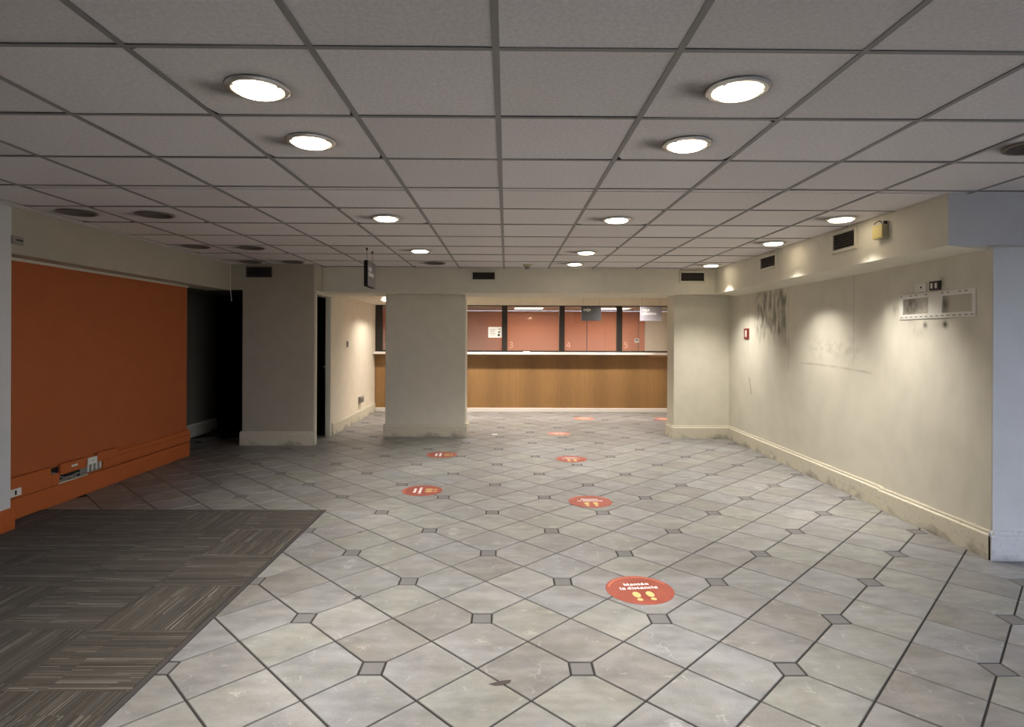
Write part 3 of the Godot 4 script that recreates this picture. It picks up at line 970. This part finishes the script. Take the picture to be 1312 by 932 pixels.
func sticker(label: String, x: float, d: float, r: float, turn: float, worn: bool, full: bool) -> void:
	var t := thing("floor_sticker", label, "floor sticker", W(x, 0.0, d), turn, "round distance marks on the floor")
	var disc := lathe([Vector2(0.0, 0.0012), Vector2(r - 0.002, 0.0012), Vector2(r, 0.0009), Vector2(r, 0.0001)], 48)
	var o := part("disc", disc, M.vinyl_worn if worn else M.vinyl, t)
	# pale arc near the far rim
	var st := st_new()
	var n := 24
	for k in n:
		var a := lerpf(PI * 0.10, PI * 0.90, float(k) / n)
		var b := lerpf(PI * 0.10, PI * 0.90, float(k + 1) / n)
		var ra := r * 0.87
		var rb := r * 0.93
		face(st, [Vector3(ra * cos(a), 0.0016, -ra * sin(a)), Vector3(ra * cos(b), 0.0016, -ra * sin(b)), Vector3(rb * cos(b), 0.0016, -rb * sin(b)), Vector3(rb * cos(a), 0.0016, -rb * sin(a))], Vector3.UP)
	part("pale_arc", done(st), M.ring_pale, t)
	# two footprints: sole and heel
	for s in [-1.0, 1.0]:
		var f := st_new()
		for e in [[0.0, 0.34, 0.115, 0.19], [0.0, 0.66, 0.085, 0.085]]:
			var pts := []
			for k in 18:
				var a := TAU * k / 18
				pts.append(Vector3(s * r * 0.20 + r * e[2] * cos(a), 0.0018, r * e[1] + r * e[3] * sin(a)))
			face(f, pts, Vector3.UP)
		part("footprint", done(f), M.footprint, t)
	words("lettering", "Mantén", r * 0.20, M.letter_white, t, Vector3(0, 0.0019, -r * 0.36), Vector3(-PI / 2, 0, 0), HORIZONTAL_ALIGNMENT_CENTER)
	words("lettering", "la distancia", r * 0.20, M.letter_white, t, Vector3(0, 0.0019, -r * 0.10), Vector3(-PI / 2, 0, 0), HORIZONTAL_ALIGNMENT_CENTER)

func plate(called: String, label: String, cat: String, at: Vector3, turn: float, w: float, h: float, m: Material) -> Node3D:
	var t := thing(called, label, cat, at, turn)
	part("plate", boxm(Vector3(w, h, 0.012), 0.003), m, t, Vector3(0, 0, 0.006))
	return t

func build_counter() -> void:
	var t := thing("service_counter", "long oak-fronted service counter with a white top below the teller windows", "counter", W(0.3, 0, 11.5))
	var o := t.position
	var x0 := -2.52
	var x1 := 3.19
	var f := func(xa: float, xb: float, ya: float, yb: float, da: float, db: float, b: float) -> ArrayMesh:
		var st := st_new()
		add_box(st, W(xa, ya, db) - o, W(xb, yb, da) - o, b)
		return done(st)
	part("countertop", f.call(x0, x1, 1.105, 1.15, 11.28, 11.62, 0.006), M.counter_white, t)
	part("front_panel", f.call(x0, x1, 0.07, 1.105, 11.46, 11.5, 0.0), M.oak, t)
	part("plinth", f.call(x0, x1, 0.0, 0.075, 11.44, 11.5, 0.003), M.counter_white, t)
	for r in [[0.43, 0.83], [1.36, 1.74], [2.70, 3.08]]:
		part("bag_ledge", f.call(r[0], r[1], 1.062, 1.105, 11.31, 11.46, 0.004), M.oak, t)
	var p := thing("paper_slips", "small white stack of paper slips lying on the counter top", "paper", W(0.38, 1.15, 11.36))
	part("stack", boxm(Vector3(0.13, 0.014, 0.09), 0.001), M.paper, p, Vector3(0, 0.007, 0))
	part("top_sheet", boxm(Vector3(0.13, 0.002, 0.09), 0.0), M.paper, p, Vector3(0.006, 0.0155, 0.004), Vector3(0, 0.1, 0))
	# teller windows: posts, sill, panes
	var post := [-1.15, -0.037, 1.073, 2.192]
	var edge := [-2.50, -1.15, -0.037, 1.073, 2.192, 3.19]
	var number := ["1", "2", "3", "4", "5"]
	for k in 5:
		var xa: float = edge[k]
		var xb: float = edge[k + 1]
		var w := Node3D.new()
		w.name = "window_%d" % (k + 1)
		add_child(w)
		w.position = W((xa + xb) / 2, 1.15, 11.55)
		tag(w, "teller window with the number %s on its glass" % number[k] if k > 1 else ("teller window with a paper notice, left of window three" if k == 1 else "teller window behind the middle column"), "", "", "structure")
		var half := (xb - xa) / 2
		var hh := SOFFIT + 0.01 - 1.15
		part("pane", boxm(Vector3(half * 2 - 0.10, hh - 0.03, 0.008)), M.glass, w, Vector3(0, hh / 2, 0), Vector3(-0.0148, [0.0, 0.017, 0.005, -0.003, 0.002][k], 0))
		part("sill", boxm(Vector3(half * 2, 0.028, 0.05), 0.003), M.mullion, w, Vector3(0, 0.014, 0))
		part("head", boxm(Vector3(half * 2, 0.018, 0.05), 0.003), M.mullion, w, Vector3(0, hh - 0.009, 0))
		part("post", boxm(Vector3(0.106 if k > 0 else 0.2, hh, 0.09), 0.004), M.mullion, w, Vector3(-half, hh / 2, 0))
		if k > 1:
			words("number", number[k], 0.155, M.letter_ghost, w, Vector3(-half + 0.085, 0.14, 0.006), Vector3.ZERO, HORIZONTAL_ALIGNMENT_LEFT, false)
	# notice on the second pane
	var n := plate("paper_notice", "white printed notice stuck on the teller window left of pane three", "notice", W(-0.222, 1.53, 11.545), 0, 0.262, 0.208, M.paper)
	for k in 5:
		part("text_line", boxm(Vector3(0.11 - 0.012 * (k % 3), 0.007, 0.001)), M.grey_plastic, n, Vector3(-0.05, 0.055 - 0.026 * k, 0.0125))
	for k in 3:
		part("picture", boxm(Vector3(0.02 + 0.012 * k, 0.02 + 0.010 * k, 0.001)), M.dark_plastic, n, Vector3(0.088 - 0.008 * k, 0.062 - 0.058 * k, 0.0125))

func build_things() -> void:
	# vents
	vent("dark air vent on the left wall block beside the corridor opening", W(-3.247, 2.277, 7.843), 0, 0.34, 0.142, 5, false)
	vent("dark air vent on the cross beam above the middle column's right edge", W(-0.317, 2.277, 8.198), 0, 0.355, 0.15, 6, true)
	vent("white-framed air vent on the cross beam, next to the right bulkhead", W(2.565, 2.277, 8.198), 0, 0.37, 0.165, 6, true)
	vent("white-framed air vent on the right bulkhead, the far smaller looking one", W(2.887, 2.272, 6.522), -PI / 2, 0.41, 0.165, 6, true)
	vent("white-framed air vent on the right bulkhead beside the yellow box", W(2.887, 2.270, 5.05), -PI / 2, 0.37, 0.185, 7, true)
	# yellow alarm box
	var y := thing("alarm_box", "small yellowed plastic alarm box with cut wires on the right bulkhead", "alarm", W(2.885, 2.25, 4.53), -PI / 2)
	part("box_body", boxm(Vector3(0.125, 0.105, 0.045), 0.006), M.yellow_side, y, Vector3(0, 0, 0.0225))
	part("front_cover", boxm(Vector3(0.119, 0.10, 0.008), 0.003), M.yellow_plastic, y, Vector3(0, 0, 0.047))
	var ws := st_new()
	tube(ws, [Vector3(0.03, 0.05, 0.02), Vector3(0.025, 0.075, 0.03), Vector3(0.0, 0.085, 0.035), Vector3(-0.03, 0.078, 0.04), Vector3(-0.045, 0.065, 0.045)], 0.003)
	tube(ws, [Vector3(0.036, 0.05, 0.022), Vector3(0.034, 0.07, 0.032), Vector3(0.012, 0.078, 0.04)], 0.003)
	part("loose_wire", done(ws), M.black, y)
	part("cable_gland", boxm(Vector3(0.04, 0.03, 0.03), 0.006), M.dark_plastic, y, Vector3(0.038, 0.062, 0.02))
	# smoke detector
	var s := thing("smoke_detector", "small round smoke detector on the ceiling before the cross beam", "detector", W(0.268, CEIL, 7.75))
	part("base", lathe([Vector2(0.06, 0.0), Vector2(0.06, -0.008), Vector2(0.05, -0.02), Vector2(0.032, -0.026)], 28), M.yellow_side, s)
	part("sensor_head", lathe([Vector2(0.032, -0.02), Vector2(0.033, -0.045), Vector2(0.028, -0.058), Vector2(0.0, -0.060)], 24), M.grey_plastic, s)
	# hanging sign by the left row of lamps, end-on
	var h := thing("hanging_sign", "dark sign box seen edge-on, hung from the ceiling on two wires at left", "sign", W(-1.490, 1.968, 6.48))
	part("box", boxm(Vector3(0.040, 0.275, 0.36), 0.003), M.black, h, Vector3(0, 0.1375, 0))
	part("face_plate", boxm(Vector3(0.004, 0.262, 0.352), 0.001), M.sign_mid, h, Vector3(0.021, 0.1375, 0))
	words("lettering", "cajas", 0.062, M.letter_white, h, Vector3(0.0235, 0.195, 0.155), Vector3(0, PI / 2, 0))
	words("lettering", "clientes", 0.062, M.letter_white, h, Vector3(0.0235, 0.135, 0.155), Vector3(0, PI / 2, 0))
	for z in [0.13, -0.13]:
		var st := st_new()
		tube(st, [Vector3(0, 0.274, z), Vector3(0, 0.412, z)], 0.0022, 6)
		add_box(st, Vector3(-0.008, 0.385, z - 0.008), Vector3(0.008, 0.412, z + 0.008), 0.002)
		part("hanging_wire", done(st), M.dark_plastic, h)
	# two signs over the counter
	for k in 2:
		var x: float = [1.553, 2.65][k]
		var g := thing("hanging_sign", ["dark grey sign reading caja, hung above teller window four", "pale grey sign with two lines of lettering, above teller window five"][k], "sign", W(x, 1.742, 10.9), [0.0, 0.0][k])
		var w: float = [0.36, 0.40][k]
		part("board", boxm(Vector3(w, 0.262, 0.03), 0.003), [M.sign_dark, M.sign_grey][k], g, Vector3(0, 0.131, 0))
		words("lettering", "caja", 0.066, M.letter_white, g, Vector3(-w / 2 + 0.035, 0.205, 0.016), Vector3.ZERO)
		if k == 1: words("lettering", "clientes", 0.066, M.letter_white, g, Vector3(-w / 2 + 0.035, 0.137, 0.016), Vector3.ZERO)
		for q in [-1, 1]:
			var st := st_new()
			tube(st, [Vector3(q * w * 0.4, 0.26, 0), Vector3(q * w * 0.4, CEIL - 1.742, 0)], 0.002, 6)
			part("hanging_wire", done(st), M.steel, g)
	# thermostat in the teller room
	var th := plate("thermostat", "small white thermostat on the orange wall behind window five", "thermostat", W(3.005, 1.37, 13.70), 0, 0.105, 0.10, M.white_plastic)
	part("display", boxm(Vector3(0.06, 0.03, 0.002)), M.dark_plastic, th, Vector3(0, 0.014, 0.0125))
	# left: blank plate high up
	var bp := plate("blank_plate", "small grey cover plate high on the left bulkhead above the orange wall", "cover plate", W(-3.635, 2.134, 4.448), PI / 2, 0.105, 0.062, M.grey_plastic)
	part("slot", boxm(Vector3(0.06, 0.012, 0.002), 0.0), M.dark_plastic, bp, Vector3(0.012, 0.004, 0.0125))
	# right wall: bracket, plates, red call point
	var br := thing("screen_bracket", "empty white wall bracket for screens, two slotted frames, on the right wall", "bracket", W(3.157, 1.682, 4.357), -PI / 2)
	var st := st_new()
	for b in [[-0.389, 0.389, 0.062, 0.098], [-0.389, 0.389, -0.098, -0.060], [-0.389, -0.345, -0.060, 0.062], [-0.062, 0.082, -0.060, 0.062], [0.356, 0.389, -0.060, 0.062]]:
		add_box(st, Vector3(b[0], b[2], 0), Vector3(b[1], b[3], 0.006), 0.0015)
	part("frame", done(st), M.white_plastic, br)
	for k in 14:
		var x := -0.36 + 0.72 * k / 13.0
		for yy in [0.083, -0.081]:
			if yy > 0 and (k % 3 == 1 or (k > 5 and k < 8)): continue
			part("slot", boxm(Vector3(0.026, 0.007, 0.001)), M.dull, br, Vector3(x, yy, 0.0062))
	var wp := plate("socket_plate", "white socket plate with a single black hole above the screen bracket", "socket", W(3.157, 1.822, 4.495), -PI / 2, 0.118, 0.066, M.white_plastic)
	part("hole", lathe([Vector2(0.0, 0.001), Vector2(0.008, 0.001), Vector2(0.008, 0.0)], 16), M.black, wp, Vector3(0.008, 0, 0.0122), Vector3(PI / 2, 0, 0))
	var dp := plate("switch_plate", "black double switch plate above the screen bracket", "switch", W(3.157, 1.824, 4.347), -PI / 2, 0.112, 0.068, M.dark_plastic)
	for x in [-0.026, 0.018]:
		part("rocker", boxm(Vector3(0.019, 0.038, 0.006), 0.001), M.white_plastic, dp, Vector3(x, 0, 0.014))
	var rp := plate("call_point", "small red plate with a white slot on the stained right wall", "call point", W(3.18, 1.493, 7.84), -PI / 2, 0.15, 0.14, M.red)
	part("slot", boxm(Vector3(0.05, 0.085, 0.004), 0.001), M.white_plastic, rp, Vector3(0, 0, 0.0135))
	# lit side wall: switch and socket with a drip
	var sw := plate("light_switch", "small brown switch on the lit side wall", "switch", W(-2.53, 1.315, 9.47), PI / 2, 0.085, 0.10, M.grey_plastic)
	part("rocker", boxm(Vector3(0.03, 0.05, 0.006), 0.001), M.dull, sw, Vector3(0, 0, 0.014))
	var sk := thing("wall_socket", "grey surface socket low on the lit side wall", "socket", W(-2.53, 0.352, 10.3), PI / 2)
	part("box", boxm(Vector3(0.20, 0.10, 0.05), 0.006), M.grey_plastic, sk, Vector3(0, 0, 0.025))
	part("cover", boxm(Vector3(0.11, 0.07, 0.012), 0.003), M.steel, sk, Vector3(-0.03, 0.0, 0.052))
	# white cable dangling in the corner
	var cs := st_new()
	var pts := []
	for k in 22:
		var f := k / 21.0
		pts.append(Vector3(0.006 * sin(f * 7.0) + 0.016 * f, -0.49 * f, 0.006 * sin(f * 5.0 + 1.0)))
	tube(cs, pts, 0.0042, 6)
	var ca := part("hanging_cable", done(cs), M.white_plastic, self, W(-3.575, CEIL, 7.72))
	tag(ca, "thin white cable hanging from the ceiling in front of the black corridor opening", "cable")
	# narrow doorway in the side wall: frame
	var dr := Node3D.new()
	dr.name = "door_1"
	add_child(dr)
	dr.position = W(-2.53, 0, 8.3)
	tag(dr, "narrow open doorway with a grey frame, dark inside, left of the lit side wall", "", "", "structure")
	var o := dr.position
	part("near_jamb", boxm(Vector3(0.14, 2.0, 0.05), 0.004), M.wall, dr, Vector3(-0.065, 1.0, 0.365))
	part("far_jamb", boxm(Vector3(0.075, 2.0, 0.06), 0.004), M.vent_frame, dr, Vector3(-0.030, 1.0, -0.29))
	part("stop", boxm(Vector3(0.02, 1.97, 0.03), 0.003), M.grey_plastic, dr, Vector3(-0.068, 0.985, -0.325))
	part("head", boxm(Vector3(0.15, 0.05, 0.78), 0.004), M.vent_frame, dr, Vector3(-0.06, 2.02, 0.0))
	var lk := part("lock_plate", boxm(Vector3(0.024, 0.16, 0.05), 0.003), M.dark_plastic, dr, Vector3(-0.075, 1.0, -0.262))
	part("latch", boxm(Vector3(0.03, 0.02, 0.025), 0.003), M.steel, lk, Vector3(0.005, 0.0, 0.03))
	# scrap of paper
	var sc := prism(PackedVector2Array([Vector2(-0.04, -0.02), Vector2(0.035, -0.028), Vector2(0.042, 0.015), Vector2(0.0, 0.03), Vector2(-0.045, 0.018)]), 0.002)
	var sp := part("paper_scrap", sc, M.paper, self, W(-0.166, 0.003, 8.77), Vector3(-PI / 2 + 0.06, 0.3, 0))
	tag(sp, "tiny white scrap of paper on the floor beside the middle column", "paper")
	# floor marks
	sticker("red round floor sticker nearest the camera, lettering fully readable", 0.762, 3.372, 0.192, 0.10, false, true)
	sticker("red round floor sticker, second in the right-hand line of marks", 0.737, 5.187, 0.190, 0.0, false, true)
	sticker("red round floor sticker, third in the right-hand line of marks", 0.77, 7.004, 0.185, 0.0, false, true)
	sticker("faded round floor sticker between the columns, fourth in the right-hand line", 0.787, 8.851, 0.175, 0.0, true, true)
	sticker("faded round floor sticker in front of the counter, right of the fourth mark", 1.376, 10.527, 0.185, 0.0, true, true)
	sticker("worn pale floor sticker half hidden behind the right column", 2.80, 10.48, 0.185, 0.0, true, true)
	sticker("red round floor sticker turned sideways, nearer one of the left pair", -0.779, 5.548, 0.188, PI / 2 + 0.05, false, true)
	sticker("red round floor sticker turned sideways, farther one of the left pair", -0.781, 7.243, 0.185, PI / 2 + 0.05, false, true)
	build_raceway()

# orange cable trunking along the orange wall, broken open in the middle
func build_raceway() -> void:
	var t := thing("cable_trunking", "orange painted cable trunking along the orange wall, broken open in its middle", "cable trunking", W(-3.815, 0.16, 5.4), PI / 2)
	# local x = away from the camera, z = out from the wall
	var seg := func(da: float, db: float, ya: float, yb: float, za: float, zb: float, b: float) -> ArrayMesh:
		var st := st_new()
		add_box(st, Vector3(da - 5.4, ya - 0.16, za), Vector3(db - 5.4, yb - 0.16, zb), b)
		return done(st)
	part("back_channel", seg.call(4.42, 7.15, 0.178, 0.325, 0.0, 0.008, 0.001), M.orange_base, t)
	part("ledge", seg.call(4.42, 7.17, 0.0, 0.166, 0.0, 0.024, 0.003), M.skirt_orange_flat, t)
	part("cover", seg.call(4.42, 4.985, 0.172, 0.334, 0.008, 0.034, 0.004), M.orange_base, t)
	part("cover", seg.call(4.985, 5.08, 0.172, 0.268, 0.008, 0.034, 0.004), M.orange_base, t)
	part("cover", seg.call(5.09, 5.405, 0.245, 0.336, 0.008, 0.034, 0.004), M.orange_base, t)
	part("cover", seg.call(5.54, 5.83, 0.262, 0.345, 0.008, 0.040, 0.004), M.orange_base, t)
	part("cover", seg.call(5.62, 7.16, 0.180, 0.262, 0.008, 0.036, 0.004), M.orange_base, t)
	part("cover", seg.call(5.83, 7.16, 0.262, 0.310, 0.008, 0.030, 0.004), M.orange_base, t)
	part("open_gap", seg.call(4.985, 5.09, 0.268, 0.318, 0.0085, 0.012, 0.0), M.black, t)
	part("open_gap", seg.call(5.08, 5.36, 0.180, 0.245, 0.0085, 0.012, 0.0), M.black, t)
	part("metal_channel", seg.call(5.345, 5.60, 0.186, 0.262, 0.008, 0.020, 0.001), M.steel, t)
	part("lower_lip", seg.call(5.06, 5.42, 0.172, 0.182, 0.008, 0.036, 0.002), M.trim_white, t)
	for k in 4:
		part("clip", seg.call(5.42 + 0.055 * k, 5.436 + 0.055 * k, 0.196, 0.262, 0.02, 0.032, 0.001), M.white_plastic, t)
	var ws := st_new()
	for k in 3:
		var pts := []
		for q in 12:
			var f := q / 11.0
			pts.append(Vector3(lerpf(5.0, 5.40, f) - 5.4, 0.05 - 0.008 * k + 0.016 * sin(f * 8.0 + k * 2.0) + (0.07 * (1.0 - smoothstep(0.0, 0.3, f))), 0.018 + 0.004 * sin(f * 11.0 + k)))
		tube(ws, pts, 0.0042, 6)
	part("wires", done(ws), M.grey_plastic, t)
	part("bare_spot", seg.call(5.215, 5.29, 0.286, 0.304, 0.0335, 0.0346, 0.0), M.white_plastic, t)
	var a := plate("wall_outlet", "white outlet plate with a black slot, on the trunking near the left edge", "outlet", W(-3.781, 0.221, 4.615), PI / 2, 0.105, 0.06, M.white_plastic)
	part("slot", boxm(Vector3(0.015, 0.034, 0.002)), M.black, a, Vector3(-0.004, 0, 0.0128))
	var b := plate("wall_outlet", "white square cover plate on the broken middle of the trunking", "outlet", W(-3.781, 0.293, 5.466), PI / 2, 0.12, 0.062, M.white_plastic)
	part("hole", boxm(Vector3(0.010, 0.010, 0.002)), M.black, b, Vector3(0, 0, 0.0128))

# ------------------------------------------------------------------ scene
func _ready() -> void:
	rng.seed = 7
	var cam := Camera3D.new()
	cam.name = "camera"
	add_child(cam)
	cam.position = Vector3(0, EYE, 0)
	cam.rotation_order = EULER_ORDER_YXZ
	cam.rotation = Vector3(0, -0.0093, 0.004)
	cam.near = 0.05
	cam.far = 100.0
	cam.keep_aspect = Camera3D.KEEP_HEIGHT
	cam.projection = Camera3D.PROJECTION_FRUSTUM
	cam.size = 2.0 * 0.05 * 466.0 / 762.3
	cam.frustum_offset = Vector2(0, -0.05 * 33.3 / 762.3)
	cam.current = true

	var env := Environment.new()
	env.background_mode = Environment.BG_SKY
	var sky := Sky.new()
	var sm := ProceduralSkyMaterial.new()
	sm.sky_top_color = c8(186, 195, 214)
	sm.sky_horizon_color = c8(206, 213, 228)
	sm.ground_bottom_color = c8(96, 100, 108)
	sm.ground_horizon_color = c8(150, 160, 176)
	sm.sky_energy_multiplier = 2.3
	sm.ground_energy_multiplier = 1.45
	sky.sky_material = sm
	env.sky = sky
	env.tonemap_mode = Environment.TONE_MAPPER_LINEAR
	env.tonemap_exposure = 1.42
	env.sdfgi_enabled = true
	env.ssao_enabled = true
	env.ssil_enabled = true
	var we := WorldEnvironment.new()
	we.name = "world_environment"
	we.environment = env
	add_child(we)

	make_materials()
	M.skirt_orange_flat = M.orange_base
	build_shell()
	build_floor()
	var holes := build_lamps()
	build_ceiling(holes)
	build_carpet()
	build_counter()
	build_things()
